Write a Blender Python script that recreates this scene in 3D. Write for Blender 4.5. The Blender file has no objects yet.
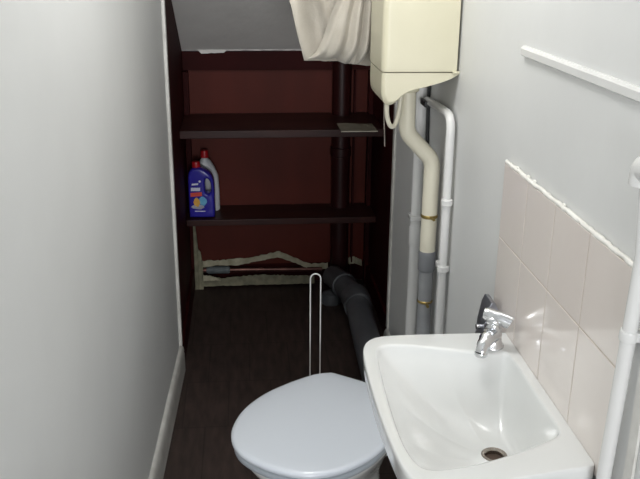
import bpy, bmesh, math, random
from mathutils import Vector, Matrix
random.seed(4)
scn = bpy.context.scene
C = scn.collection
PI = math.pi

# ------------------------------------------------------------ materials
def srgb(r, g, b):
    f = lambda c: (c/255/12.92) if c/255 <= .04045 else ((c/255+.055)/1.055)**2.4
    return (f(r), f(g), f(b), 1)

def mat(name, c1, c2=None, rough=.5, scale=6, metal=0, bump=0, bscale=None, detail=4, coat=0, stretch=None, spec=.5, sheen=0):
    m = bpy.data.materials.new(name); m.use_nodes = True
    nt = m.node_tree; b = nt.nodes['Principled BSDF']
    b.inputs['Roughness'].default_value = rough
    b.inputs['Metallic'].default_value = metal
    b.inputs['Specular IOR Level'].default_value = spec
    if coat: b.inputs['Coat Weight'].default_value = coat; b.inputs['Coat Roughness'].default_value = .06
    if sheen: b.inputs['Sheen Weight'].default_value = sheen
    tc = nt.nodes.new('ShaderNodeTexCoord'); mp = nt.nodes.new('ShaderNodeMapping')
    nt.links.new(tc.outputs['Object'], mp.inputs[0])
    if stretch: mp.inputs['Scale'].default_value = stretch
    n = nt.nodes.new('ShaderNodeTexNoise'); n.inputs['Scale'].default_value = scale; n.inputs['Detail'].default_value = detail
    nt.links.new(mp.outputs[0], n.inputs[0])
    r = nt.nodes.new('ShaderNodeValToRGB')
    r.color_ramp.elements[0].position = .33; r.color_ramp.elements[1].position = .67
    r.color_ramp.elements[0].color = srgb(*c1); r.color_ramp.elements[1].color = srgb(*(c2 or c1))
    nt.links.new(n.outputs[0], r.inputs[0]); nt.links.new(r.outputs[0], b.inputs['Base Color'])
    if bump:
        n2 = nt.nodes.new('ShaderNodeTexNoise'); n2.inputs['Scale'].default_value = bscale or scale*4; n2.inputs['Detail'].default_value = 5
        nt.links.new(mp.outputs[0], n2.inputs[0])
        bp = nt.nodes.new('ShaderNodeBump'); bp.inputs['Strength'].default_value = bump; bp.inputs['Distance'].default_value = .003
        nt.links.new(n2.outputs[0], bp.inputs['Height']); nt.links.new(bp.outputs[0], b.inputs['Normal'])
    return m

M = {}
M['paint']   = mat('white_emulsion', (217,218,217), (223,224,223), .45, 2.5, bump=.25, bscale=16)
M['gloss']   = mat('white_gloss', (220,220,219), (228,228,226), .25, 5, bump=.15, bscale=30)
M['trimw']   = mat('worn_white_gloss', (196,194,188), (222,221,216), .35, 14, bump=.3, bscale=40)
M['soffit']  = mat('grey_plaster', (240,238,234), (247,245,241), .8, 5, bump=.7, bscale=22)
M['dark']    = mat('oxblood_paint', (46,13,13), (60,18,18), .6, 4, bump=.3, bscale=20, spec=.1)
M['panel']   = mat('red_brown_board', (80,30,21), (92,36,26), .55, 5, spec=.2, stretch=(1,1,.25), bump=.3, bscale=30)
M['shelf']   = mat('dark_shelf_paint', (44,22,20), (62,33,29), .42, 9, spec=.25, stretch=(.3,1,1), bump=.3, bscale=25)
M['stack']   = mat('dark_pipe_paint', (40,14,14), (52,20,20), .4, 5, spec=.3)
M['china']   = mat('white_vitreous_china', (226,228,227), (230,231,230), .12, 2, coat=.6)
M['pan']     = mat('pan_china', (226,228,226), (232,233,230), .14, 3, coat=.5)
M['lid']     = mat('pale_blue_grey_plastic', (219,225,234), (222,228,236), .22, 2, coat=.3)
M['seat']    = mat('seat_plastic', (176,184,192), (184,191,198), .25, 3)
M['cream']   = mat('cream_plastic', (208,203,178), (217,212,188), .32, 3, bump=.05, bscale=60)
M['creampipe'] = mat('cream_pipe', (216,211,192), (224,219,200), .32, 6)
M['greypipe']= mat('grey_plastic', (140,142,145), (156,158,160), .4, 12)
M['greydark']= mat('mid_grey_plastic', (118,120,124), (130,132,136), .35, 8)
M['soil']    = mat('charcoal_plastic', (74,76,80), (88,90,94), .42, 7, bump=.2, bscale=30)
M['brass']   = mat('aged_brass', (132,112,60), (165,145,90), .35, 40, metal=.8)
M['chrome']  = mat('chrome', (215,217,220), (225,226,228), .16, 8, metal=1)
M['chromed'] = mat('dark_chrome', (150,152,162), (176,178,186), .3, 8, metal=.9)
M['steel']   = mat('waste_steel', (150,140,130), (190,182,172), .25, 30, metal=.9)
M['hole']    = mat('waste_dark', (60,46,38), (84,66,54), .5, 60)
M['tile']    = mat('pale_pink_tile', (230,221,215), (235,228,222), .2, 3, coat=.4)
M['grout']   = mat('old_grout', (186,174,160), (206,196,182), .8, 30, bump=.4, bscale=80)
M['caulk']   = mat('white_sealant', (232,230,224), (242,241,236), .5, 40, bump=.6, bscale=60)
M['cloth']   = mat('off_white_cotton', (190,183,170), (202,196,184), .9, 14, bump=.5, bscale=220, sheen=.2)
M['blue']    = mat('violet_blue_plastic', (46,40,150), (54,48,166), .25, 6, coat=.3)
M['whiteb']  = mat('white_bottle_plastic', (205,208,212), (214,216,220), .35, 6)
M['redcap']  = mat('red_plastic', (176,24,34), (190,30,40), .35, 6)
M['lwhite']  = mat('label_white', (222,222,236), None, .4)
M['lred']    = mat('label_red', (214,70,56), (224,84,60), .4, 30)
M['lyellow'] = mat('label_yellow', (226,160,60), (236,186,84), .4, 60)
M['lcyan']   = mat('label_cyan', (96,170,214), (120,188,224), .4, 60)
M['card']    = mat('grey_brown_card', (150,142,124), (166,158,140), .7, 20, bump=.3)
M['cardedge']= mat('pale_card_edge', (190,184,168), None, .6)
M['lino']    = mat('torn_lino_backing', (150,146,124), (186,180,158), .85, 24, bump=.6)
M['lino2']   = mat('dirty_lino_edge', (108,106,88), (140,136,114), .85, 30, bump=.6)
M['copper']  = mat('tarnished_copper', (72,46,42), (110,74,66), .35, 20, metal=.6)
M['lag']     = mat('grey_lagging', (86,94,98), (112,118,120), .7, 20)
M['wire']    = mat('white_coated_wire', (226,226,224), None, .3)
M['black']   = mat('black_rubber', (28,28,30), (36,36,38), .5, 10)
M['brist']   = mat('white_bristles', (200,200,198), (225,225,222), .8, 90, bump=.8, bscale=200)

def floor_mat():
    m = bpy.data.materials.new('dark_wood_effect_vinyl'); m.use_nodes = True
    nt = m.node_tree; b = nt.nodes['Principled BSDF']; L = nt.links
    tc = nt.nodes.new('ShaderNodeTexCoord')
    n = nt.nodes.new('ShaderNodeTexNoise'); n.inputs['Scale'].default_value = 7; n.inputs['Detail'].default_value = 8
    mp = nt.nodes.new('ShaderNodeMapping'); mp.inputs['Scale'].default_value = (6, 1.2, 1)
    L.new(tc.outputs['Object'], mp.inputs[0]); L.new(mp.outputs[0], n.inputs[0])
    r = nt.nodes.new('ShaderNodeValToRGB')
    r.color_ramp.elements[0].position = .3; r.color_ramp.elements[1].position = .72
    r.color_ramp.elements[0].color = srgb(48,39,36); r.color_ramp.elements[1].color = srgb(74,61,56)
    L.new(n.outputs[0], r.inputs[0])
    br = nt.nodes.new('ShaderNodeTexBrick')
    br.inputs['Scale'].default_value = 1; br.inputs['Brick Width'].default_value = .16; br.inputs['Row Height'].default_value = .32
    br.inputs['Mortar Size'].default_value = .003; br.inputs['Mortar Smooth'].default_value = .5; br.offset = .5
    br.inputs['Color1'].default_value = (1,1,1,1); br.inputs['Color2'].default_value = (.86,.86,.86,1); br.inputs['Mortar'].default_value = (.55,.55,.55,1)
    L.new(tc.outputs['Object'], br.inputs[0])
    mx = nt.nodes.new('ShaderNodeMixRGB'); mx.blend_type = 'MULTIPLY'; mx.inputs[0].default_value = 1
    L.new(r.outputs[0], mx.inputs[1]); L.new(br.outputs[0], mx.inputs[2]); L.new(mx.outputs[0], b.inputs['Base Color'])
    b.inputs['Roughness'].default_value = .5; b.inputs['Specular IOR Level'].default_value = .35
    bp = nt.nodes.new('ShaderNodeBump'); bp.inputs['Strength'].default_value = .2; bp.inputs['Distance'].default_value = .002
    L.new(n.outputs[0], bp.inputs['Height']); L.new(bp.outputs[0], b.inputs['Normal'])
    return m
M['floor'] = floor_mat()

# ------------------------------------------------------------ mesh helpers
def build(name, bm, material, parent=None, loc=(0,0,0), angle=38, merge=True):
    if merge: bmesh.ops.remove_doubles(bm, verts=bm.verts, dist=1e-5)
    bmesh.ops.recalc_face_normals(bm, faces=bm.faces)
    th = math.radians(angle)
    for f in bm.faces: f.smooth = True
    for e in bm.edges:
        e.smooth = len(e.link_faces) == 2 and e.calc_face_angle(0) < th
    me = bpy.data.meshes.new(name); bm.to_mesh(me); bm.free()
    o = bpy.data.objects.new(name, me); C.objects.link(o)
    me.materials.append(M[material])
    o.location = loc
    if parent: o.parent = parent
    wn = o.modifiers.new('normals', 'WEIGHTED_NORMAL'); wn.keep_sharp = True; wn.weight = 80
    return o

def thing(name, label, cat, loc=(0,0,0), rz=0, group=None):
    o = bpy.data.objects.new(name, None); C.objects.link(o); o.empty_display_size = .05
    o.location = loc; o.rotation_euler = (0,0,rz)
    o['label'] = label; o['category'] = cat
    if group: o['group'] = group
    return o
def tag(o, label, cat, group=None, kind=None):
    o['label'] = label; o['category'] = cat
    if group: o['group'] = group
    if kind: o['kind'] = kind
    return o
def struct(o, label=None, cat=None):
    o['kind'] = 'structure'
    if label: o['label'] = label
    if cat: o['category'] = cat
    return o

def box(bm, x0, x1, y0, y1, z0, z1, bev=0, seg=2):
    r = bmesh.ops.create_cube(bm, size=1)
    for v in r['verts']:
        v.co = Vector((x0+(x1-x0)*(v.co.x+.5), y0+(y1-y0)*(v.co.y+.5), z0+(z1-z0)*(v.co.z+.5)))
    if bev:
        es = list({e for v in r['verts'] for e in v.link_edges})
        bmesh.ops.bevel(bm, geom=es, offset=bev, segments=seg, profile=.5, affect='EDGES')

def smooth_path(pts, n=8):
    P = [Vector(p) for p in pts]; out = []
    for i in range(len(P)-1):
        p0 = P[max(i-1,0)]; p1 = P[i]; p2 = P[i+1]; p3 = P[min(i+2,len(P)-1)]
        for k in range(n):
            t = k/n
            out.append(.5*((2*p1)+(-p0+p2)*t+(2*p0-5*p1+4*p2-p3)*t*t+(-p0+3*p1-3*p2+p3)*t**3))
    out.append(P[-1]); return out

def round_path(pts, rad, n=8):
    """polyline with filleted corners"""
    P = [Vector(p) for p in pts]; out = [P[0]]
    for i in range(1, len(P)-1):
        a = (P[i-1]-P[i]); b = (P[i+1]-P[i]); r = min(rad, a.length*.49, b.length*.49)
        s = P[i]+a.normalized()*r; e = P[i]+b.normalized()*r
        for k in range(n+1):
            t = k/n; out.append((1-t)**2*s+2*t*(1-t)*P[i]+t*t*e)
    out.append(P[-1]); return out

def loft(bm, loops, cap0=True, cap1=True):
    rows = [[bm.verts.new(p) for p in lp] for lp in loops]
    n = len(rows[0])
    for a, b in zip(rows, rows[1:]):
        for i in range(n):
            bm.faces.new((a[i], a[(i+1)%n], b[(i+1)%n], b[i]))
    if cap0: bm.faces.new(rows[0][::-1])
    if cap1: bm.faces.new(rows[-1])

def tube(bm, pts, r, n=20, caps=True, scale2=1):
    """r: radius or list of radii"""
    P = [Vector(p) for p in pts]; R = r if isinstance(r, (list, tuple)) else [r]*len(P)
    t = (P[1]-P[0]).normalized()
    u = t.orthogonal().normalized()
    loops = []
    for i, p in enumerate(P):
        a = (P[min(i+1,len(P)-1)]-P[max(i-1,0)]).normalized()
        u = (u-a*u.dot(a)).normalized(); w = a.cross(u)
        loops.append([p+u*math.cos(2*PI*k/n)*R[i]+w*math.sin(2*PI*k/n)*R[i]*scale2 for k in range(n)])
    loft(bm, loops, caps, caps)

def lathe(bm, prof, n=32, center=(0,0,0), sx=1, sy=1):
    c = Vector(center)
    loops = [[c+Vector((r*sx*math.cos(2*PI*k/n), r*sy*math.sin(2*PI*k/n), z)) for k in range(n)] for r, z in prof]
    loft(bm, loops)

def ring(bm, a, b, r0, r1, n=24):
    """a collar around axis a-b: outer radius r1"""
    a = Vector(a); b = Vector(b); d = (b-a)
    e = min(.25, .003/d.length)
    tube(bm, [a, a+d*e, b-d*e, b], [r1*.9, r1, r1, r1*.9], n)

def prism(bm, prof, axis, a, b, bev=0, seg=2):
    """prof: 2D pts; axis 'y': (x,z) extruded over y; 'x': (y,z) ; 'z': (x,y)"""
    def P(p, t):
        return {'y': (p[0], t, p[1]), 'x': (t, p[0], p[1]), 'z': (p[0], p[1], t)}[axis]
    v0 = [bm.verts.new(P(p, a)) for p in prof]; v1 = [bm.verts.new(P(p, b)) for p in prof]
    n = len(prof); fs = [bm.faces.new(v0[::-1]), bm.faces.new(v1)]
    for i in range(n): fs.append(bm.faces.new((v0[i], v0[(i+1)%n], v1[(i+1)%n], v1[i])))
    if bev:
        es = {e for f in fs[:2] for e in f.edges}
        bmesh.ops.bevel(bm, geom=list(es), offset=bev, segments=seg, profile=.5, affect='EDGES')

def chaikin(P, k=3):
    P = [Vector(p) for p in P]
    for _ in range(k):
        Q = []
        for i in range(len(P)):
            a = P[i]; b = P[(i+1)%len(P)]
            Q += [a*.75+b*.25, a*.25+b*.75]
        P = Q
    return P

# ------------------------------------------------------------ dimensions
XL, XR = -.270, .556        # plaster walls
AY = 3.0                    # the plaster ends, the cupboard lining begins
BY = 3.88                   # back of the recess
AXL, AXR = -.272, .60
FY = -.55                   # doorway side, behind the viewer
CZ = 2.35
SLY, SLZ, SK = 3.88, 1.128, .575     # underside of the stairs
def xl(y): return XL-.0375*(AY-y)     # the left wall splays outward towards the door
def sz(y): return min(CZ, SLZ+(SLY-y)*SK)
yc = SLY-(CZ-SLZ)/SK

# ------------------------------------------------------------ setting
bm = bmesh.new(); box(bm, XL-.24, AXR+.1, FY, BY+.1, -.06, 0)
struct(build('floor', bm, 'floor'))

prof = [(FY,0),(AY,0),(AY,sz(AY)+.0),(yc,CZ),(FY,CZ)]
bm = bmesh.new(); prism(bm, prof, 'x', XL-.1, XL)
for v in bm.verts: v.co.x += xl(v.co.y)-XL
struct(build('wall_left', bm, 'paint'))
bm = bmesh.new(); prism(bm, prof, 'x', XR, XR+.144); struct(build('wall_right', bm, 'paint'))
profa = [(AY,0),(BY+.1,0),(BY+.1,sz(BY)),(AY,sz(AY))]
bm = bmesh.new(); prism(bm, profa, 'x', AXL-.098, AXL); struct(build('wall_recess_left', bm, 'dark'))
bm = bmesh.new(); prism(bm, profa, 'x', AXR, AXR+.1); struct(build('wall_recess_right', bm, 'dark'))
bm = bmesh.new(); box(bm, AXL, AXR, BY, BY+.1, 0, SLZ); struct(build('wall_back', bm, 'dark'))
bm = bmesh.new(); box(bm, XL-.24, AXR+.1, FY, yc, CZ, CZ+.06); struct(build('ceiling', bm, 'paint'))
bm = bmesh.new()
prism(bm, [(yc,CZ),(BY+.1,sz(BY+.1)),(BY+.1,sz(BY+.1)+.08),(yc,CZ+.06)], 'x', XL-.1, AXR+.1)
struct(build('ceiling_sloping', bm, 'soffit'))

def skirting(name, x0, sgn, y0, y1, h, t):
    p = [(0,0),(t,0),(t,h*.66),(t*.85,h*.72),(t*.95,h*.78),(t*.8,h*.9),(t*.45,h*.97),(0,h)]
    bm = bmesh.new(); prism(bm, [(x0+sgn*a, b) for a, b in p], 'y', y0, y1)
    if sgn > 0:
        for v in bm.verts: v.co.x += xl(v.co.y)-XL
    return struct(build(name, bm, 'trimw', angle=50))
skirting('baseboard_left', XL, 1, FY, 2.985, .112, .017)
skirting('baseboard_right', XR, -1, FY, AY, .15, .017)

# thin white edge trims where plaster meets the dark lining
bm = bmesh.new(); box(bm, XL-.004, XL+.010, AY-.03, AY, .112, sz(AY)-.006, .003); struct(build('trim_1', bm, 'trimw'))
bm = bmesh.new(); box(bm, XR-.009, XR, AY-.03, AY, .155, sz(AY)-.006, .003); struct(build('trim_2', bm, 'trimw'))
# picture-rail batten on right wall
bm = bmesh.new(); prism(bm, [(XR, 1.394),(XR-.005,1.394),(XR-.009,1.397),(XR-.009,1.409),(XR-.005,1.414),(XR,1.414)], 'y', .2, 1.635, .001, 1)
struct(build('trim_3', bm, 'gloss', angle=30), 'short white moulding strip running along the right wall above the tiles', 'moulding')
# frame around the red-brown board at the back of the recess
bm = bmesh.new(); box(bm, -.247, .585, BY-.008, BY, .10, 1.055); 
struct(build('trim_4', bm, 'panel'), 'red-brown board lining the back of the recess', 'wall panel')
bm = bmesh.new(); box(bm, AXL, AXR, BY-.03, BY, 1.055, SLZ+.012, .002)
struct(build('trim_5', bm, 'dark'), 'dark rail along the top of the recess back wall', 'trim')
# ragged plaster edge between soffit and dark rail
bm = bmesh.new()
top = []; 
N = 60
for i in range(N+1):
    x = AXL+.0+(AXR-AXL)*i/N
    top.append((x, random.uniform(.0,.005) + (.013 if .0 < x+.19 < .11 else 0)))
for i in range(N):
    (x0,h0),(x1,h1) = top[i], top[i+1]
    y = BY-.033
    vs = [bm.verts.new(p) for p in ((x0,y,sz(y)+.004),(x1,y,sz(y)+.004),(x1,y-.0,sz(y)-h1),(x0,y,sz(y)-h0))]
    bm.faces.new(vs)
struct(build('trim_6', bm, 'soffit'), 'ragged plaster edge under the sloping ceiling', 'trim')
# dark battens
bm = bmesh.new(); box(bm, AXL, -.247, BY-.05, BY-.001, .0, 1.05, .003); struct(build('trim_7', bm, 'dark'), 'dark vertical batten in the left corner of the recess', 'batten')
# lower-wall strip, dark red board edge near the floor on either recess side
bm = bmesh.new(); box(bm, AXL, AXL+.014, AY+.01, BY-.06, 0, .10, .003); struct(build('baseboard_recess_left', bm, 'dark'))
bm = bmesh.new(); box(bm, AXR-.014, AXR, AY+.01, BY-.06, 0, .10, .003); struct(build('baseboard_recess_right', bm, 'dark'))

# ------------------------------------------------------------ tiled splashback
sp = thing('tile_splashback', 'pale pinkish tiled splashback with chipped white top edge behind the washbasin', 'tiles', (XR, 1.365, .80))
ys = [1.672, 1.520, 1.370, 1.215, 1.058]; zs = [.80, 1.004, 1.168]
bm = bmesh.new()
for i in range(4):
    for j in range(2):
        box(bm, -.0095, -.002, ys[i+1]-1.365+.0012, ys[i]-1.365-.0012, zs[j]-.80+.0012, zs[j+1]-.80-.0012, .0016)
build('tiles', bm, 'tile', sp)
bm = bmesh.new(); box(bm, -.0082, -.0001, ys[4]-1.365, ys[0]-1.365, 0, .367)
build('grout', bm, 'grout', sp)
bm = bmesh.new()
pts = []; rr = []
y = ys[0]-1.365
while y > ys[4]-1.365:
    pts.append((-.0055+random.uniform(-.0012,.0008), y, .3700+random.uniform(-.0008,.0012))); rr.append(.0045+random.uniform(-.0007,.0007)); y -= .012
tube(bm, pts, rr, 8)
for yy in (.235, .17, .135, -.02):
    bmesh.ops.create_icosphere(bm, subdivisions=2, radius=.0045, matrix=Matrix.Translation((-.004, yy, .374)) @ Matrix.Diagonal((.7,1.7,.8,1)))
build('sealant_edge', bm, 'caulk', sp, angle=60)

# ------------------------------------------------------------ washbasin
BZ = .82
BC = Vector((.452, 1.300))      # centre of the waste
outer = [(.546,1.573),(.43,1.577),(.30,1.579),(.255,1.570),(.232,1.535),(.226,1.46),(.2245,1.36),(.226,1.24),(.234,1.12),(.246,1.075),(.275,1.055),(.36,1.056),(.46,1.072),(.546,1.090)]
inner = [(.525,1.470),(.515,1.484),(.49,1.480),(.44,1.492),(.36,1.520),(.30,1.535),(.268,1.530),(.254,1.50),(.249,1.40),(.246,1.28),(.248,1.17),(.262,1.105),(.29,1.094),(.36,1.106),(.43,1.132),(.495,1.163),(.523,1.180),(.527,1.205),(.526,1.30),(.527,1.40)]
def seam(poly, k, keepcorners=()):
    """round then sample by angle about BC"""
    P = chaikin([Vector((x,y)) for x, y in poly], k)
    return P
def cast(poly, ang, c=BC):
    d = Vector((math.cos(ang), math.sin(ang))); best = None
    for i in range(len(poly)):
        a = poly[i]-c; b = poly[(i+1)%len(poly)]-c; e = b-a
        den = d.x*e.y-d.y*e.x
        if abs(den) < 1e-12: continue
        t = (a.x*e.y-a.y*e.x)/den; s = (a.x*d.y-a.y*d.x)/den
        if t > 0 and -1e-6 <= s <= 1+1e-6 and (best is None or t < best): best = t
    return c+d*best
NA = 200
op = []
raw = [Vector(p) for p in outer]
# keep the two wall corners square-ish: insert near-duplicates
op_poly = [Vector((.546,1.573)),Vector((.542,1.573))]+raw[1:-1]+[Vector((.542,1.0895)),Vector((.546,1.090)),Vector((.546,1.094)),Vector((.546,1.569))]
OP = chaikin(op_poly, 3); IP = chaikin([Vector(p) for p in inner], 3)
angs = [2*PI*k/NA for k in range(NA)]
# align samples to outer corners too
for cx, cy in ((.546,1.573),(.546,1.090)):
    a = math.atan2(cy-BC.y, cx-BC.x) % (2*PI)
    k = min(range(NA), key=lambda q: abs(angs[q]-a)); angs[k] = a
OA = [cast(OP, a) for a in angs]; IA = [cast(IP, a) for a in angs]
BCb = Vector((.43, 1.32))
def off(P, c, s, z, wallkeep=True):
    out = []
    for p in P:
        q = c+(p-c)*s
        if wallkeep and p.x > .5: q.x = min(.546, q.x+(.546-q.x)*((p.x-.5)/.046))
        out.append(Vector((q.x, q.y, z)))
    return out
loops = []
bot = [off(OA, BCb, .30, BZ-.19), off(OA, BCb, .48, BZ-.185), off(OA, BCb, .66, BZ-.155), off(OA, BCb, .82, BZ-.11), off(OA, BCb, .93, BZ-.066),
       off(OA, BCb, .968, BZ-.050), off(OA, BCb, .985, BZ-.044), off(OA, BCb, .992, BZ-.034), off(OA, BCb, 1.0, BZ-.010), off(OA, BCb, .997, BZ-.003), off(OA, BCb, .985, BZ)]
loops += bot
def mixl(s, z, P=IA): return [Vector((BC.x+(p.x-BC.x)*s, BC.y+(p.y-BC.y)*s, z)) for p in P]
loops.append([Vector((o.x*.12+i.x*.88, o.y*.12+i.y*.88, BZ)) for o, i in zip(OA, IA)])
loops += [mixl(1.0, BZ-.0015), mixl(.985, BZ-.006), mixl(.965, BZ-.016)]
DZ = BZ-.118
for k in range(1, 16):
    t = k/15                      # 0 at rim ..1 at waste
    s = .965*(1-t)
    # per vertex: radius to .023
    z0 = BZ-.016
    f = 1-(1-t)**2.1
    ring_ = []
    for p in IA:
        d = p-BC; L = d.length; Lr = max(.965*L*(1-t)+.0245*t, .0245)
        # long runs (left part) slope evenly; short ones drop steeply
        w = min(1, max(0, (L-.10)/.12)); e = 3.2*(1-w)+1.65*w
        f = 1-(1-t)**e
        q = BC+d.normalized()*Lr
        ring_.append(Vector((q.x, q.y, z0+(DZ-z0)*f)))
    loops.append(ring_)
loops.append([Vector((BC.x+(p-BC).normalized().x*.0235, BC.y+(p-BC).normalized().y*.0235, DZ-.004)) for p in IA])
loops.append([Vector((BC.x+(p-BC).normalized().x*.0235, BC.y+(p-BC).normalized().y*.0235, DZ-.03)) for p in IA])
wb = thing('washbasin', 'small white ceramic washbasin fixed to the right wall under the tiles', 'sink', (.40, 1.32, 0))
def rel(bm, o):
    for v in bm.verts: v.co -= Vector(o)
bm = bmesh.new(); loft(bm, loops); rel(bm, (.40,1.32,0))
build('bowl', bm, 'china', wb, angle=70, merge=False)
ws = None
bm = bmesh.new(); lathe(bm, [(.0165,-.012),(.0165,-.002),(.019,.001),(.0232,.001),(.0240,-.001),(.0240,-.003),(.0235,-.012)], 32, (BC.x,BC.y,DZ)); rel(bm, (.40,1.32,0))
w = build('waste_ring', bm, 'steel', wb)
bm = bmesh.new(); lathe(bm, [(.0001,-.0085),(.0165,-.0085),(.0165,-.02),(.0001,-.02)], 24, (BC.x,BC.y,DZ)); rel(bm, (.40,1.32,0))
build('waste_plate', bm, 'hole', w)
# trap pipe below basin
bm = bmesh.new(); tube(bm, round_path([(BC.x,BC.y,.66),(BC.x,BC.y,.50),(BC.x+.05,BC.y,.50),(BC.x+.05,BC.y,.56),(.556,BC.y,.56)], .03), .019, 16); rel(bm, (.40,1.32,0))
build('trap_pipe', bm, 'gloss', wb)

# tap on far right corner of the ledge
tp = thing('basin_tap', 'chrome pillar tap on the far corner ledge of the washbasin', 'tap', (.500, 1.512, BZ))
bm = bmesh.new()
lathe(bm, [(.024,.0),(.024,.004),(.0195,.010),(.0175,.022),(.0170,.036),(.0185,.040),(.0150,.047),(.0125,.056)], 28)
build('body', bm, 'chrome', tp)
bm = bmesh.new()
tube(bm, smooth_path([(.003,.004,.026),(-.012,-.015,.030),(-.025,-.032,.027),(-.034,-.044,.019),(-.037,-.048,.010)], 5), [.0175]*5+[.0160]*5+[.0138]*5+[.0120]*6, 20)
spt = build('spout', bm, 'chrome', tp)
bm = bmesh.new()
ring(bm, (-.0369,-.0479,.012), (-.0371,-.0481,.003), 0, .0132)
build('spout_nozzle', bm, 'chrome', spt)
bm = bmesh.new()
lathe(bm, [(.0125,.050),(.0170,.053),(.0185,.058),(.0175,.064),(.0120,.068),(.0001,.069)], 28)
tube(bm, smooth_path([(-.020,.012,.070),(-.014,.009,.069),(.006,-.003,.065),(.026,-.014,.060),(.031,-.017,.058)], 4), [.005]+[.0115]*3+[.0135]*4+[.0150]*4+[.0145]*4+[.008], 20)
build('handle', bm, 'chrome', tp, angle=50)

# roll holder on the wall beyond the basin
rh = thing('roll_holder', 'dark chrome toilet roll holder on the wall just past the washbasin tap', 'roll holder', (XR, 1.62, .80))
bm = bmesh.new()
pp = [(a*.80+.010,b-.008) for a, b in [(-.078,-.010),(-.074,.030),(-.066,.072),(-.058,.086),(-.047,.084),(-.038,.070),(-.022,.044),(-.010,.034),(0,.030),(0,.020),(-.014,.022),(-.030,.034),(-.044,.050),(-.052,.052),(-.056,.040),(-.060,.010),(-.064,-.012)]]
prism(bm, pp, 'y', -.022, .03, .002)
build('cover', bm, 'chromed', rh, angle=50)
bm = bmesh.new(); prism(bm, [(0,.0),(-.006,.0),(-.006,.055),(0,.055)], 'y', -.03, .038, .0015); build('back_plate', bm, 'chromed', rh)
bm = bmesh.new(); tube(bm, [(-.005,.0,.012),(-.034,.0,.012),(-.060,.0,.012)], .006, 14); build('arm', bm, 'chrome', rh)

# ------------------------------------------------------------ toilet
TH = Vector((.322, 2.098, 0)); ta = math.atan2(-.8, -.6)     # local +X = towards the front
tl = thing('toilet', 'white toilet with closed pale blue-grey lid standing left of the washbasin', 'toilet', TH, ta)
W = [(-.004,0),(-.003,.06),(-.001,.100),(.005,.111),(.026,.133),(.054,.150),(.12,.177),(.205,.199),(.295,.200),(.37,.179),(.425,.147),(.462,.104),(.480,.055),(.486,0)]
def outline(W, s=1, du=0, dw=0, n=6):
    pts = smooth_path([(a,b,0) for a,b in W], n)
    uc = .23
    up = [(uc+(p.x-uc)*s+du, max(0,p.y)*s) for p in pts]
    full = up + [(a,-b) for a, b in up[-2:0:-1]]
    if dw:
        res = []
        for a, b in full:
            d = math.hypot(a-uc, b); res.append((uc+(a-uc)*(d+dw)/d, b*(d+dw)/d))
        full = res
    return full
def lp(z, dw=0, s=1, du=0, sag=None, W=W):
    return [Vector((a, b, z)) for a, b in outline(W, s, du, dw)]
LZ = .402
loops = [lp(LZ, -.030), lp(LZ, -.004), lp(LZ+.003, 0), lp(LZ+.011, .0005), lp(LZ+.016, -.004), lp(LZ+.019, -.013), lp(LZ+.0215, s=.82), lp(LZ+.024, s=.6), lp(LZ+.026, s=.35), lp(LZ+.0265, s=.12), lp(LZ+.0266, s=.02)]
bm = bmesh.new(); loft(bm, loops, False); build('lid', bm, 'lid', tl, angle=60, merge=False)
# seat : ring
SZ = .378
bm = bmesh.new()
so = [lp(SZ, s=.45), lp(SZ, -.012), lp(SZ+.003, -.006), lp(SZ+.014, -.005), lp(SZ+.0205, -.010), lp(SZ+.0215, -.03), lp(SZ+.019, s=.5), lp(SZ+.008, s=.44), lp(SZ, s=.45)]
loft(bm, so, False, False)
build('seat', bm, 'seat', tl, angle=60)
for s in (-1, 1):
    bm = bmesh.new()
    tube(bm, [(-.018, s*.052, .384),(-.018, s*.052+.001*s,.384),(-.018, s*.095,.384)], .012, 16)
    box(bm, -.020, .012, s*.075-.016, s*.075+.016, .366, .392, .003)
    build('hinge', bm, 'lid', tl)
# bowl
def bl(z, uc, hu, hw, k=2.3, n=72):
    out = []
    for i in range(n):
        a = 2*PI*i/n; c, s = math.cos(a), math.sin(a)
        out.append(Vector((uc+hu*math.copysign(abs(c)**(2/k), c), hw*math.copysign(abs(s)**(2/k), s), z)))
    return out
bm = bmesh.new()
L = [bl(0,.10,.155,.105,2.6), bl(.02,.10,.158,.108,2.6), bl(.03,.10,.148,.100,2.5), bl(.10,.10,.135,.086,2.4), bl(.17,.115,.145,.090,2.3), bl(.23,.15,.185,.115),
     bl(.29,.185,.225,.146), bl(.335,.200,.247,.170), bl(.352,.205,.252,.176), bl(.372,.207,.254,.178), bl(.3775,.207,.250,.174),
     bl(.3765,.215,.20,.128), bl(.36,.215,.19,.118), bl(.28,.20,.15,.09), bl(.22,.17,.07,.05), bl(.20,.16,.03,.03)]
loft(bm, L)
build('pan', bm, 'pan', tl, angle=60)
# rear shelf of pan carrying hinges and the flush inlet / outlet horn
bm = bmesh.new()
prism(bm, [(-.045,-.06),(-.03,-.08),(.06,-.12),(.06,.12),(-.03,.08),(-.045,.06)], 'z', .315, .3765, .008)
tube(bm, smooth_path([(.06,0,.23),(-.03,0,.25),(-.09,0,.19),(-.14,0,.15)], 5), [.085]*5+[.075]*5+[.055]*6, 24)
tube(bm, [(-.06,0,.345),(-.10,0,.348),(-.115,0,.349)], .030, 20)
build('pan_back', bm, 'pan', tl, angle=50)

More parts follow.
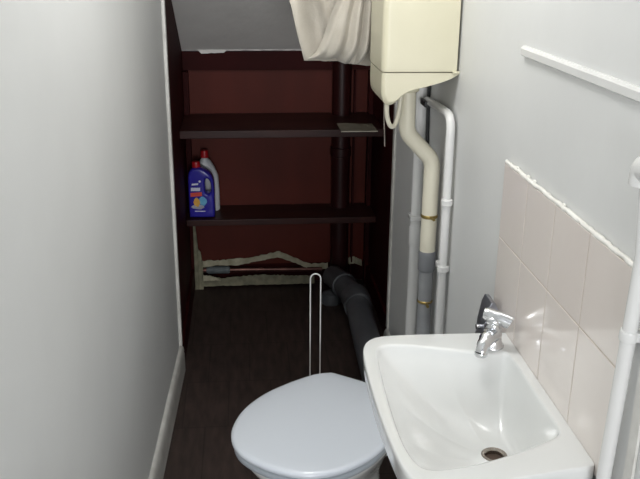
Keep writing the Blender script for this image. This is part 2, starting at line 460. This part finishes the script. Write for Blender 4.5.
# ------------------------------------------------------------ cistern
cs = thing('toilet_cistern', 'high level cream plastic toilet cistern on the right wall above the pipes', 'cistern', (XR, 2.29, 1.2))
def cprof(P): return [(x-XR, z-1.2) for x, z in P]
low = chaikin([(.5555,1.289),(.5555,1.284),(.549,1.280),(.535,1.272),(.507,1.262),(.468,1.252),(.432,1.241),(.408,1.227),(.394,1.210),(.382,1.2035),(.368,1.2045),(.357,1.222),(.355,1.255),(.356,1.289),(.356,1.289)], 2)
y0, y1 = 2.132-2.29, 2.352-2.29
def rprism(bm, P, y0, y1, r, seg=5):
    """extrude closed profile with rounded ends (shrinking toward centroid)"""
    P = [Vector(p) for p in P]
    c = sum(P, Vector((0,0)))/len(P)
    mn = Vector((min(p.x for p in P), min(p.y for p in P))); mx = Vector((max(p.x for p in P), max(p.y for p in P)))
    def lpz(y, d):
        out = []
        for p in P:
            q = Vector(p)
            fx = max(-1, min(1, (p.x-c.x)/((mx.x-mn.x)/2))); fy = max(-1, min(1, (p.y-c.y)/((mx.y-mn.y)/2)))
            q.x -= d*fx if fx < 0 else 0
            q.y -= d*fy if fy < 0 else 0
            out.append(Vector((q.x, y, q.y)))
        return out
    loops = []
    for k in range(seg+1):
        a = PI/2*k/seg; loops.append(lpz(y0+r*(1-math.sin(a)), r*(1-math.cos(a)) if 0 else r*(1-math.sin(PI/2-(PI/2-a)) ) ))
    loops = []
    for k in range(seg+1):
        a = PI/2*k/seg; loops.append(lpz(y0+r*(1-math.sin(a)), r*(1-math.cos(PI/2-a)) ))
    pass
    L2 = []
    for k in range(seg+1):
        a = PI/2*k/seg
        L2.append((r*(1-math.cos(a)), r*(1-math.sin(a))))
    A = [lpz(y0+dy, d) for dy, d in L2]; B = [lpz(y1-dy, d) for dy, d in reversed(L2)]
    loft(bm, A+B)
bm = bmesh.new(); rprism(bm, cprof([tuple(p) for p in low]), y0+.002, y1-.002, .014); build('tank', bm, 'cream', cs, angle=50)
bm = bmesh.new()
def rr(x0, x1, y0, y1, r, z, n=8, sq=True):
    pts = []
    for cx, cy, a0 in ((x0+r, y0+r, PI), (x1-.002, y0+.002, 1.5*PI), (x1-.002, y1-.002, 0), (x0+r, y1-r, PI/2)):
        R_ = r if cx < (x0+x1)/2 else .002
        for k in range(n+1):
            a = a0+PI/2*k/n; pts.append(Vector((cx+R_*math.cos(a), cy+R_*math.sin(a), z)))
    return pts
X0 = .355-XR
L = [rr(X0+.008,-.006,y0+.008,y1-.008,.012,.0915), rr(X0,-.006,y0,y1,.018,.0915), rr(X0-.001,-.006,y0-.001,y1+.001,.018,.100), rr(X0-.001,-.006,y0-.001,y1+.001,.018,.36), rr(X0+.004,-.006,y0+.004,y1-.004,.016,.372)]
loft(bm, L); build('cover', bm, 'cream', cs, angle=50)
bm = bmesh.new()
L = [rr(X0-.004,-.006,y0-.004,y1+.004,.02,.374), rr(X0-.005,-.006,y0-.005,y1+.005,.02,.392), rr(X0+.004,-.006,y0+.006,y1-.006,.02,.402)]
loft(bm, L); build('lid', bm, 'cream', cs, angle=50)
bm = bmesh.new()
tube(bm, smooth_path([(.382-XR,2.20-2.29,.012),(.383-XR,2.20-2.29,-.03),(.392-XR,2.205-2.29,-.060),(.406-XR,2.215-2.29,-.066),(.418-XR,2.225-2.29,-.040),(.424-XR,2.23-2.29,.0),(.426-XR,2.235-2.29,.045)], 6), .0062, 12)
build('overflow_hose', bm, 'creampipe', cs)
bm = bmesh.new(); tube(bm, [(0-.001,y0+.0,.089),(-.012,y0-.003,.089),(-.018,y0-.003,.089)], .004, 10); build('cover_clip', bm, 'cream', cs)

# ---- flush pipe
fp = thing('flush_pipe', 'cream flush pipe with grey lower section dropping from the cistern to the toilet', 'pipe', (.53, 2.25, 0))
o = (.53,2.25,0)
FXc = .5255
bm = bmesh.new(); tube(bm, round_path([(.447,2.25,1.262),(.449,2.25,1.108),(FXc,2.25,1.028),(FXc,2.25,.73)], .022, 6), .0228, 28); rel(bm, o); build('cream_section', bm, 'creampipe', fp)
bm = bmesh.new(); ring(bm, (.448,2.25,1.262),(.448,2.25,1.222), 0, .030); rel(bm, o); build('connector_nut', bm, 'cream', fp)
bm = bmesh.new(); tube(bm, [(FXc,2.25,.757),(FXc,2.25,.751),(FXc,2.25,.700),(FXc,2.25,.694)], [.0235,.0255,.0255,.0225], 28); rel(bm, o); build('coupling', bm, 'greydark', fp)
bm = bmesh.new(); tube(bm, round_path([(FXc,2.25,.71),(FXc,2.25,.355),(.40,2.205,.350)], .07, 10), .0212, 28); rel(bm, o); build('grey_section', bm, 'greypipe', fp)
bm = bmesh.new()
ring(bm, (FXc,2.25,.870),(FXc,2.25,.858), 0, .0246)
tube(bm, [(FXc,2.225,.864),(FXc+.004,2.212,.864),(FXc+.004,2.207,.864)], .004, 8)
rel(bm, o); build('pipe_clip', bm, 'brass', fp)
bm = bmesh.new()
ring(bm, (FXc,2.25,.602),(FXc,2.25,.593), 0, .0232)
tube(bm, [(FXc,2.225,.597),(FXc+.0,2.210,.597),(FXc+.0,2.205,.597)], .0045, 8)
rel(bm, o); build('pipe_clip', bm, 'brass', fp)

# ---- slim white pipe looping down the wall
sw = thing('supply_pipe', 'slim white water pipe bending down the right wall beside the flush pipe', 'pipe', (.535,2.11,0))
o = (.535,2.11,0)
bm = bmesh.new(); tube(bm, round_path([(.540,2.415,1.167),(.538,2.20,1.180),(.5375,2.112,1.178),(.5375,2.104,.40),(.5375,2.10,.02)], .055, 8), .0115, 18); rel(bm, o); build('pipe', bm, 'gloss', sw)
for z in (.948, .757):
    bm = bmesh.new(); tube(bm, [(.5375,2.105,z+.009),(.5375,2.105,z+.007),(.5375,2.105,z-.007),(.5375,2.105,z-.009)], [.0135,.0155,.0155,.0135], 20)
    if z < .8: box(bm, .526, .5555, 2.098, 2.150, z-.009, z+.009, .004)
    rel(bm, o); build('pipe_clip', bm, 'gloss', sw)
bm = bmesh.new(); box(bm, .520, .5555, 2.36, 2.425, 1.156, 1.173, .003); rel(bm, o); build('dark_clamp', bm, 'black', sw)

# ---- wide white waste pipe behind flush pipe
ww = thing('waste_pipe', 'wide white vertical pipe on the wall behind the flush pipe', 'pipe', (.53,2.48,0))
o = (.53,2.48,0)
bm = bmesh.new(); tube(bm, [(.5365,2.48,0),(.5365,2.48,.6),(.5365,2.48,1.30)], .0182, 24); rel(bm, o); build('pipe', bm, 'gloss', ww)
bm = bmesh.new(); tube(bm, [(.5365,2.48,.760),(.5365,2.48,.753),(.5365,2.48,.702),(.5365,2.48,.692)], [.0185,.0212,.0212,.0185], 24); rel(bm, o); build('socket', bm, 'gloss', ww)
bm = bmesh.new(); box(bm, .514, .5555, 2.456, 2.504, .778, .794, .004); rel(bm, o); build('pipe_clip', bm, 'gloss', ww)
# dark gap on the wall, its shade put in as a thin black tube
bm = bmesh.new(); tube(bm, [(.5495,2.445,1.33),(.5495,2.443,1.15),(.5495,2.430,1.05),(.5495,2.428,1.02)], .005, 8)
tag(build('gap_line', bm, 'black'), 'thin black tube standing for the dark gap on the wall below the cistern', 'gap_line')

# ---- pull chain at far side
pc = bmesh.new(); tube(pc, [(.417,2.452,1.20),(.419,2.452,1.10),(.424,2.452,1.022)], .0022, 8); 
box(pc, .408, .5555, 2.448, 2.456, 1.198, 1.206, .001)
tag(build('pull_cord', pc, 'steel'), 'thin grey metal pull cord hanging below the far end of the cistern', 'cord')

# ---- white vertical pipe at right end of tiles
rp = thing('vertical_pipe', 'white vertical pipe with bulging elbow at the right end of the tiles', 'pipe', (.53,1.03,0))
o = (.53,1.03,0)
PX, PY = .5405, 1.045
bm = bmesh.new(); tube(bm, [(PX,PY+.045,0),(PX,PY+.01,.6),(PX,PY,.85),(PX,PY-.02,1.20),(PX-.01,PY-.024,1.305)], .0108, 24); rel(bm, o); build('pipe', bm, 'gloss', rp)
bm = bmesh.new(); tube(bm, round_path([(PX-.012,PY-.022,1.302),(PX-.012,PY-.022,1.325),(PX-.012,PY-.08,1.327)], .02, 8), .0225, 24); rel(bm, o); build('elbow', bm, 'gloss', rp)
bm = bmesh.new(); tube(bm, [(PX-.012,PY-.075,1.327),(PX-.012,.40,1.327)], .0112, 20); rel(bm, o); build('horizontal_pipe', bm, 'gloss', rp)
bm = bmesh.new(); ring(bm, (PX,PY-.013,1.085),(PX,PY-.012,1.068), 0, .0135); box(bm, PX, .5555, PY-.024, PY, 1.069, 1.084, .002); rel(bm, o); build('pipe_clip', bm, 'gloss', rp)
bm = bmesh.new(); box(bm, .551, .5557, .985, 1.010, 0, 1.30, .001); 
struct(build('trim_8', bm, 'trimw'), 'narrow white cover strip beside the vertical pipe', 'trim')

# ------------------------------------------------------------ recess contents
def shelf_outline(yf, yo):
    yb = BY-.009; sx, sy, r = .452, 3.826, .0445
    P = [(AXL+.001, yf),(AXR-.001, yf),(AXR-.001, 3.815),(.575,3.815),(.575,yb),(sx+r, yb)]
    P += [(sx+r*math.cos(a), sy-r*math.sin(a)) for a in [PI*k/12 for k in range(13)]]
    P += [(sx-r, yb),(-.245,yb),(-.245,3.828),(AXL+.001,3.828)]
    return [(x-.15, y-yo) for x, y in P]
sh = thing('shelf', 'dark red-brown upper shelf in the recess with a card on its corner', 'shelf', (.15,3.67,.832))
bm = bmesh.new(); prism(bm, shelf_outline(3.494, 3.67), 'z', 0, .022, .002)
build('board', bm, 'shelf', sh)
bm = bmesh.new(); box(bm, AXL-.15+.001, AXR-.15-.001, 3.478-3.67, 3.494-3.67, -.010, .023, .003); build('front_edge', bm, 'shelf', sh)
sh = thing('shelf', 'dark red-brown lower shelf in the recess holding two cleaning bottles', 'shelf', (.15,3.76,.386))
bm = bmesh.new(); prism(bm, shelf_outline(3.655, 3.76), 'z', 0, .022, .002); build('board', bm, 'shelf', sh)
bm = bmesh.new(); box(bm, AXL-.15+.001, AXR-.15-.001, 3.640-3.76, 3.655-3.76, -.006, .023, .003); build('front_edge', bm, 'shelf', sh)

# card on upper shelf corner
bm = bmesh.new()
G = [[Vector((.405+.155*i/8, 3.425+.165*j/6, .8585+.004*math.sin(i*.7)*.5+(.006*((1-j/6)**3)*-1 if 0 else 0))) for j in range(7)] for i in range(9)]
vs = [[bm.verts.new(p) for p in r] for r in G]; vb = [[bm.verts.new(p-Vector((0,0,.0015))) for p in r] for r in G]
for i in range(8):
    for j in range(6):
        bm.faces.new((vs[i][j],vs[i+1][j],vs[i+1][j+1],vs[i][j+1])); bm.faces.new((vb[i][j],vb[i][j+1],vb[i+1][j+1],vb[i+1][j]))
for i in range(8):
    bm.faces.new((vs[i][0],vb[i][0],vb[i+1][0],vs[i+1][0])); bm.faces.new((vs[i][6],vs[i+1][6],vb[i+1][6],vb[i][6]))
for j in range(6):
    bm.faces.new((vs[0][j],vs[0][j+1],vb[0][j+1],vb[0][j])); bm.faces.new((vs[8][j],vb[8][j],vb[8][j+1],vs[8][j+1]))
cd = thing('card_sheet', 'grey-brown card sheet lying on the right corner of the upper shelf', 'card', (.48,3.47,.853))
rel(bm, (.48,3.47,.853)); build('sheet', bm, 'card', cd)
bm = bmesh.new(); box(bm, .405,.56,3.421,3.425,.8565,.8605,.0008); rel(bm, (.48,3.47,.853)); build('bright_edge', bm, 'cardedge', cd)

# bottles
def superl(hx, hy, z, cx=0, cy=0, k=3, n=36):
    out = []
    for i in range(n):
        a = 2*PI*i/n; c, s = math.cos(a), math.sin(a)
        out.append(Vector((cx+hx*math.copysign(abs(c)**(2/k), c), cy+hy*math.copysign(abs(s)**(2/k), s), z)))
    return out
bt = thing('detergent_bottle', 'violet-blue cleaner bottle with red cap and printed label on the lower shelf', 'bottle', (-.200,3.705,.4095), -.05)
# body in two uprights around a handle hole, as a flat-sided jug outline
bm = bmesh.new()
prof = [(-.056,.004),(-.050,0),(.052,0),(.058,.006),(.057,.07),(.058,.13),(.056,.17),(.046,.196),(.028,.212),(.008,.222),(-.002,.226),(-.036,.226),(-.048,.214),(-.056,.196),(-.057,.12)]
P = chaikin([Vector(p) for p in prof], 2)
hole = chaikin([Vector(p) for p in [(.020,.112),(.032,.108),(.042,.122),(.043,.150),(.036,.172),(.024,.180),(.018,.168),(.017,.14)]], 2)
def jug(bm, P, hole, hd):
    # fill outline with hole using triangulation, then thicken with rounded sides
    def layer(y, d):
        c = Vector((0,.11))
        o_ = []
        n = len(P)
        for i in range(n):
            t = (P[(i+1)%n]-P[i-1]).normalized(); nn = Vector((t.y,-t.x))
            o_.append(P[i]-nn*d)
        h_ = []
        n = len(hole)
        for i in range(n):
            t = (hole[(i+1)%n]-hole[i-1]).normalized(); nn = Vector((t.y,-t.x))
            h_.append(hole[i]+nn*d)
        return [bm.verts.new((p.x,y,p.y)) for p in o_], [bm.verts.new((p.x,y,p.y)) for p in h_]
    prev = None; L0 = None
    steps = [(-hd,.010),(-hd*.93,.005),(-hd*.8,.002),(-hd*.5,0),(hd*.5,0),(hd*.8,.002),(hd*.93,.005),(hd,.010)]
    first = last = None
    for y, d in steps:
        o_, h_ = layer(y, d)
        if prev:
            for A, B in ((prev[0], o_), (prev[1], h_)):
                n = len(A)
                for i in range(n): bm.faces.new((A[i],A[(i+1)%n],B[(i+1)%n],B[i]))
        else: first = (o_, h_)
        prev = (o_, h_)
    for lay in (first, prev):
        es = []
        for A in lay:
            for i in range(len(A)):
                e = bm.edges.get((A[i],A[(i+1)%len(A)])); es.append(e)
        bmesh.ops.triangle_fill(bm, edges=es, use_beauty=True)
jug(bm, P, hole, .034)
bbody = build('body', bm, 'blue', bt, angle=50)
bm = bmesh.new(); lathe(bm, [(.0001,.225),(.0175,.225),(.0185,.229),(.0175,.247),(.0155,.250),(.0001,.250)], 28, (-.020,0,0)); build('cap', bm, 'redcap', bt)
def plate(bm, pts, y=-.0345):
    vs = [bm.verts.new((a, y, b)) for a, b in pts]; vb = [bm.verts.new((a, y+.0008, b)) for a, b in pts]
    bm.faces.new(vs); bm.faces.new(vb[::-1]); n = len(pts)
    for i in range(n): bm.faces.new((vs[i], vs[(i+1)%n], vb[(i+1)%n], vb[i]))
def blob(cx, cz, rx, rz, n=18, j=0): return [(cx+rx*math.cos(2*PI*k/n)*(1+j*math.sin(3*k)), cz+rz*math.sin(2*PI*k/n)*(1+j*math.cos(5*k))) for k in range(n)]
bm = bmesh.new()
for x in (-.044,-.034,-.024,-.014): plate(bm, [(x,.124),(x+.0105,.125),(x+.0110,.140),(x+.0005,.139)])
build('label_lettering', bm, 'lwhite', bbody)
for nm, pts in (('label_stripe', [(-.040,.150),(-.012,.152),(-.010,.160),(-.038,.158)]), ('label_stripe', [(-.030,.030),(.016,.030),(.016,.034),(-.030,.034)]), ('label_spot', blob(-.004,.168,.005,.005))):
    bm = bmesh.new(); plate(bm, pts); build(nm, bm, 'lwhite', bbody)
bm = bmesh.new(); plate(bm, blob(-.016,.052,.028,.011,j=.1), -.0343); build('label_cloud', bm, 'lwhite', bbody)
bm = bmesh.new(); plate(bm, blob(-.016,.052,.028,.011,j=.1), -.0343); build('label_cloud', bm, 'lwhite', bbody)
bm = bmesh.new(); plate(bm, [(-.046,.098),(.004,.102),(.003,.120),(-.046,.116)]); build('label_band', bm, 'lred', bbody)
bm = bmesh.new(); plate(bm, blob(-.020,.073,.014,.020,j=.12), -.0349); build('label_flash', bm, 'lyellow', bbody)
bm = bmesh.new(); plate(bm, blob(.006,.078,.018,.020,j=.1), -.0345); build('label_splash', bm, 'lcyan', bbody)
bt.scale = (1.04,1,1.035)

b2 = thing('bleach_bottle', 'white cleaner bottle with red cap standing behind the blue bottle', 'bottle', (-.172,3.800,.4095), .1)
bm = bmesh.new()
loft(bm, [superl(.046,.028,.0), superl(.050,.031,.006), superl(.050,.031,.10), superl(.048,.030,.17,-.002), superl(.040,.028,.205,-.008), superl(.028,.022,.235,-.012,k=2.4), superl(.016,.016,.250,-.014,k=2), superl(.015,.015,.256,-.014,k=2)])
build('body', bm, 'whiteb', b2, angle=50)
bm = bmesh.new(); lathe(bm, [(.0001,.254),(.0175,.254),(.0185,.258),(.0170,.284),(.015,.288),(.0001,.288)], 28, (-.014,0,0)); build('cap', bm, 'redcap', b2)

# dark vertical stack in recess
st = thing('soil_stack', 'dark painted vertical soil pipe in the right corner of the recess', 'pipe', (.45,3.80,0))
# shelves are notched around it: it stands in front of the board
bm = bmesh.new(); tube(bm, [(.452,3.826,.0),(.452,3.826,.5),(.452,3.826,sz(3.826)-.03)], .044, 28); rel(bm, (.45,3.80,0)); build('pipe', bm, 'stack', st)
bm = bmesh.new(); ring(bm, (.452,3.826,.70),(.452,3.826,.655), 0, .050); rel(bm, (.45,3.80,0)); build('socket', bm, 'stack', st)
bm = bmesh.new(); box(bm, .512, .52, 3.84, 3.871, 0, 1.05, .001); box(bm, .578, .5995, 3.82, 3.871, 0, 1.05, .002)
struct(build('trim_9', bm, 'dark'), 'dark batten in the right corner of the recess', 'batten')

# grey soil pipe over the floor
so = thing('soil_pipe', 'thick charcoal plastic soil pipe running along the floor behind the toilet', 'pipe', (.47,3.0,0))
o = (.47,3.0,0)
bm = bmesh.new(); tube(bm, round_path([(.425,3.72,.085),(.448,3.60,.105),(.490,3.36,.120)], .08, 6), .053, 28); rel(bm, o); build('elbow', bm, 'soil', so)
bm = bmesh.new(); tube(bm, round_path([(.486,3.39,.118),(.488,3.32,.122),(.470,2.87,.138),(.458,2.36,.150),(.430,2.26,.150)], .12, 8), .054, 28); rel(bm, o); build('straight_pipe', bm, 'soil', so)
bm = bmesh.new(); ring(bm, (.452,3.575,.107),(.459,3.535,.110), 0, .059); rel(bm, o); build('collar', bm, 'soil', so)
bm = bmesh.new(); tube(bm, [(.484,3.40,.118),(.485,3.39,.118),(.488,3.34,.121),(.486,3.27,.1225),(.485,3.265,.123)], [.058,.063,.063,.062,.056], 28); rel(bm, o); build('collar', bm, 'soil', so)
bm = bmesh.new(); lathe(bm, [(.0001,0),(.045,0),(.05,.02),(.04,.05),(.02,.06),(.0001,.06)], 20, (.402,3.60,.0)); rel(bm, o); build('support_block', bm, 'soil', so)

# torn lino at back
def ribbon(name, top, bot, y_t, y_b, matn, th=.004):
    bm = bmesh.new(); n = 64
    def interp(P, x):
        for (x0,z0),(x1,z1) in zip(P, P[1:]):
            if x <= x1: t = (x-x0)/(x1-x0); return z0+(z1-z0)*t
        return P[-1][1]
    xa, xb = top[0][0], top[-1][0]
    A=[];B=[]
    for i in range(n+1):
        x = xa+(xb-xa)*i/n
        A.append((x, y_t, interp(top,x)+random.uniform(-.003,.003))); B.append((x, y_b, interp(bot,x)+random.uniform(-.002,.002)))
    va=[bm.verts.new(p) for p in A]; vb=[bm.verts.new(p) for p in B]
    vc=[bm.verts.new((p[0],p[1]+th,p[2])) for p in A]; vd=[bm.verts.new((p[0],p[1]+th,p[2])) for p in B]
    for i in range(n):
        bm.faces.new((va[i],va[i+1],vb[i+1],vb[i])); bm.faces.new((vc[i],vd[i],vd[i+1],vc[i+1]))
        bm.faces.new((va[i],vc[i],vc[i+1],va[i+1])); bm.faces.new((vb[i],vb[i+1],vd[i+1],vd[i]))
    bm.faces.new((va[0],vb[0],vd[0],vc[0])); bm.faces.new((va[-1],vc[-1],vd[-1],vb[-1]))
    return bm
ll = thing('torn_lino', 'torn curled pale lino edge along the back of the recess floor', 'lino', (.1,3.85,0))
bm = ribbon('a', [(-.245,.128),(-.15,.128),(.0,.138),(.07,.150),(.155,.168),(.24,.130),(.31,.098),(.40,.100)],
            [(-.245,.098),(-.15,.112),(-.05,.108),(.06,.130),(.155,.146),(.24,.112),(.31,.078),(.40,.080)], 3.857, 3.835, 'lino'); rel(bm,(.1,3.85,0)); build('curled_edge', bm, 'lino', ll, angle=60)
bm = ribbon('e', [(.502,.125),(.53,.132),(.57,.112)], [(.502,.100),(.53,.104),(.57,.088)], 3.857, 3.835, 'lino'); rel(bm,(.1,3.85,0)); build('corner_curl', bm, 'lino', ll, angle=60)
bm = ribbon('b', [(-.245,.060),(-.19,.052),(-.12,.046),(.0,.056),(.08,.060),(.2,.052),(.33,.048)],
            [(-.245,.015),(-.1,.015),(.33,.015)], 3.825, 3.805, 'lino'); rel(bm,(.1,3.85,0)); build('floor_edge', bm, 'lino2', ll, angle=60)
bm = ribbon('c', [(-.255,.32),(-.245,.34),(-.235,.20),(-.225,.19),(-.215,.12)], [(-.255,.0),(-.235,.0),(-.215,.0)], 3.822, 3.80, 'lino'); rel(bm,(.1,3.85,0)); build('corner_scrap', bm, 'lino2', ll, angle=60)
bm = ribbon('d', [(-.215,.075),(-.18,.070),(-.13,.052)], [(-.215,.045),(-.17,.048),(-.13,.044)], 3.80, 3.797, 'lino'); rel(bm,(.1,3.85,0)); build('pale_flap', bm, 'lino', ll, angle=60)
for c_ in so.children: c_.location.x -= .012
cp = thing('copper_pipe', 'tarnished copper pipe lying along the foot of the recess back wall', 'pipe', (.1,3.82,.08))
bm = bmesh.new(); tube(bm, [(-.24,3.842,.085),(0,3.842,.083),(.37,3.842,.076)], .011, 14); rel(bm,(.1,3.82,.08)); build('pipe', bm, 'copper', cp)
bm = bmesh.new(); tube(bm, [(-.20,3.842,.085),(-.19,3.842,.085),(-.09,3.842,.084),(-.085,3.842,.084)], [.012,.018,.018,.012], 14); rel(bm,(.1,3.82,.08)); build('sleeve', bm, 'lag', cp)

# ------------------------------------------------------------ brush with wire loop handle
br = thing('toilet_brush', 'toilet brush with tall thin white wire loop handle behind the toilet', 'brush', (.2155,2.45,0))
bm = bmesh.new()
hw = .0165; zt = .612
arc = [(-hw,0,.10),(-hw,0,.3),(-hw,0,zt-hw)]+[(-hw*math.cos(PI*k/8),0,zt-hw+hw*math.sin(PI*k/8)) for k in range(1,8)]+[(hw,0,zt-hw),(hw,0,.3),(hw,0,.10)]
tube(bm, arc, .0023, 10); build('wire_handle', bm, 'wire', br)
bm = bmesh.new(); lathe(bm, [(.0001,.05),(.030,.05),(.034,.07),(.030,.10),(.020,.112),(.0001,.114)], 24); build('brush_head', bm, 'brist', br)
bm = bmesh.new(); lathe(bm, [(.0001,0),(.046,0),(.048,.004),(.044,.10),(.041,.10),(.043,.008),(.0001,.008)], 28); build('holder', bm, 'whiteb', br)

# ------------------------------------------------------------ cloth
def cloth():
    yb = 2.53
    bm = bmesh.new()
    def sheet(edgeL, edgeR, ys, nu=40, nv=36, wr=None):
        # edgeL/edgeR lists of (x,z) top->bottom
        PL = smooth_path([(x,0,z) for x, z in edgeL], 12); PR = smooth_path([(x,0,z) for x, z in edgeR], 12)
        def samp(P, t):
            f = t*(len(P)-1); i = min(int(f), len(P)-2); return P[i].lerp(P[i+1], f-i)
        rows = []
        for j in range(nv+1):
            t = j/nv; a = samp(PL, t); b = samp(PR, t); row = []
            for i in range(nu+1):
                s = i/nu; p = a.lerp(b, s); p.y = ys(s, t); p.z += wr(s, t) if wr else 0
                row.append(bm.verts.new(p))
            rows.append(row)
        for j in range(nv):
            for i in range(nu):
                bm.faces.new((rows[j][i], rows[j][i+1], rows[j+1][i+1], rows[j+1][i]))
        return rows
    # back sheet
    A = sheet([(.268,1.72),(.20,1.62),(.150,1.52),(.138,1.448),(.142,1.43),(.158,1.36),(.182,1.272)],
              [(.325,1.72),(.36,1.62),(.385,1.52),(.395,1.45),(.398,1.40),(.398,1.33),(.395,1.268)],
              lambda s, t: yb-.045*(1-t**5)+.30*min(s,.45)*(1-t**4)-.10*(1-t)**4*0+.050*math.exp(-((s-.42)/.07)**2)*(1-t)**.6-.03*math.exp(-((s-.12)/.13)**2)*(1-t*.6)+.008*math.sin(s*17+t*5),
              wr=lambda s, t: 0 if t < .97 else 0)
    # front sheet: left edge is the V fold
    def yf(s, t):
        base = yb-.085+.085*(t**7)
        fold = .055*math.exp(-((s-.0)/.045)**2)*(1-t**6)                      # rolled V edge
        fan = (.010+.012*t)*math.sin(11*s+3.2*(1-t)+2.2*s*s*7)*min(1, s*1.6)
        return base+fold+fan
    B = sheet([(.285,1.72),(.300,1.62),(.300,1.52),(.277,1.448),(.257,1.400),(.240,1.347),(.216,1.297),(.182,1.272)],
              [(.325,1.715),(.372,1.62),(.392,1.52),(.402,1.45),(.404,1.40),(.404,1.33),(.402,1.300),(.395,1.268)],
              yf, nu=56, nv=44, wr=lambda s, t: -(.014*math.exp(-((s-.66)/.15)**2)-.005*math.sin(3.1*s))*t**6)
    # second roll overlapping at the right: deep fold lines
    Cc = sheet([(.318,1.72),(.345,1.62),(.352,1.50),(.352,1.42),(.338,1.34),(.320,1.262)],
               [(.326,1.715),(.374,1.62),(.398,1.52),(.410,1.45),(.412,1.38),(.410,1.32),(.408,1.262)],
               lambda s, t: yb-.046+.03*t**6+.012*math.sin(9*s+4*t+1)*(.4+.6*t)+.015*(1-min(1,s*8)),
               nu=30, nv=36, wr=lambda s, t: -.006*math.sin(PI*s)*t**8)
    # bottom gusset joining back and front lower edges
    la, lb = A[-1], B[-1]
    na, nb = len(la), len(lb)
    mid = []
    for i in range(nb):
        s = i/(nb-1); f = s*(na-1); k = min(int(f), na-2); pa = la[k].co.lerp(la[k+1].co, f-k)
        pb = lb[i].co; m = (pa+pb)/2; m.z = min(pa.z, pb.z)-.004*math.sin(PI*s)
        mid.append((bm.verts.new(pa), bm.verts.new(m)))
    for i in range(nb-1):
        bm.faces.new((mid[i][0], mid[i+1][0], mid[i+1][1], mid[i][1]))
        bm.faces.new((mid[i][1], mid[i+1][1], lb[i+1], lb[i]))
    return bm
bm = cloth()
ob = build('hanging_cloth', bm, 'cloth', angle=80, merge=False)
md = ob.modifiers.new('thickness', 'SOLIDIFY'); md.thickness = .003; md.offset = 0
ms = ob.modifiers.new('smooth', 'SUBSURF'); ms.levels = 1; ms.render_levels = 1
tag(ob, 'off-white cotton cloth hanging in loose folds left of the cistern', 'cloth')
hk = bmesh.new(); tube(hk, round_path([(.5555,2.53,1.745),(.30,2.53,1.745),(.285,2.53,1.745),(.285,2.53,1.765)], .01), .006, 12)
lathe(hk, [(.0001,0),(.02,0),(.02,.006),(.0001,.006)], 20, (.0,0,0)) if 0 else None
tag(build('cloth_rail', hk, 'steel'), 'short metal rail on the right wall the off-white cloth hangs over', 'rail')

# ------------------------------------------------------------ camera
F = 834.; cx, cy = 320., 239.5
Y = Vector((240-cx, -(-57-cy), -F)).normalized()
Z = -Vector((300-cx, -(2600-cy), -F)).normalized()
Z = (Z-Y*Z.dot(Y)).normalized(); X = Y.cross(Z)
R = Matrix((X, Y, Z))
cd_ = bpy.data.cameras.new('camera'); cam = bpy.data.objects.new('camera', cd_); C.objects.link(cam)
cd_.sensor_width = 36; cd_.sensor_fit = 'HORIZONTAL'; cd_.lens = F/640*36; cd_.clip_start = .02
cam.matrix_world = Matrix.Translation((0,0,1.6)) @ R.to_4x4()
scn.camera = cam

# ------------------------------------------------------------ light
def area(name, loc, tgt, size, power, col=(1,1,1)):
    l = bpy.data.lights.new(name, 'AREA'); l.energy = power; l.size = size; l.color = col; l.shape = 'DISK'
    o = bpy.data.objects.new(name, l); C.objects.link(o); o.location = loc
    o.rotation_euler = (Vector(tgt)-Vector(loc)).to_track_quat('-Z', 'Y').to_euler(); return o
pl = bpy.data.lights.new('ceiling_bulb', 'POINT'); pl.energy = 14.5; pl.shadow_soft_size = .12; pl.color = (1,.99,.975)
plo = bpy.data.objects.new('ceiling_bulb', pl); C.objects.link(plo); plo.location = (.14,1.70,2.18)
area('doorway_fill', (.10,-1.9,1.20), (.12,3,1.3), 1.0, 52, (.97,.985,1))  # added fill lamp, unseen behind the camera, lifts the sloping ceiling and walls
w = bpy.data.worlds.new('world'); scn.world = w; w.use_nodes = True
w.node_tree.nodes['Background'].inputs[0].default_value = (.97,.985,1,1); w.node_tree.nodes['Background'].inputs[1].default_value = .5
scn.view_settings.view_transform = 'Standard'; scn.view_settings.look = 'None'
scn.view_settings.exposure = 0
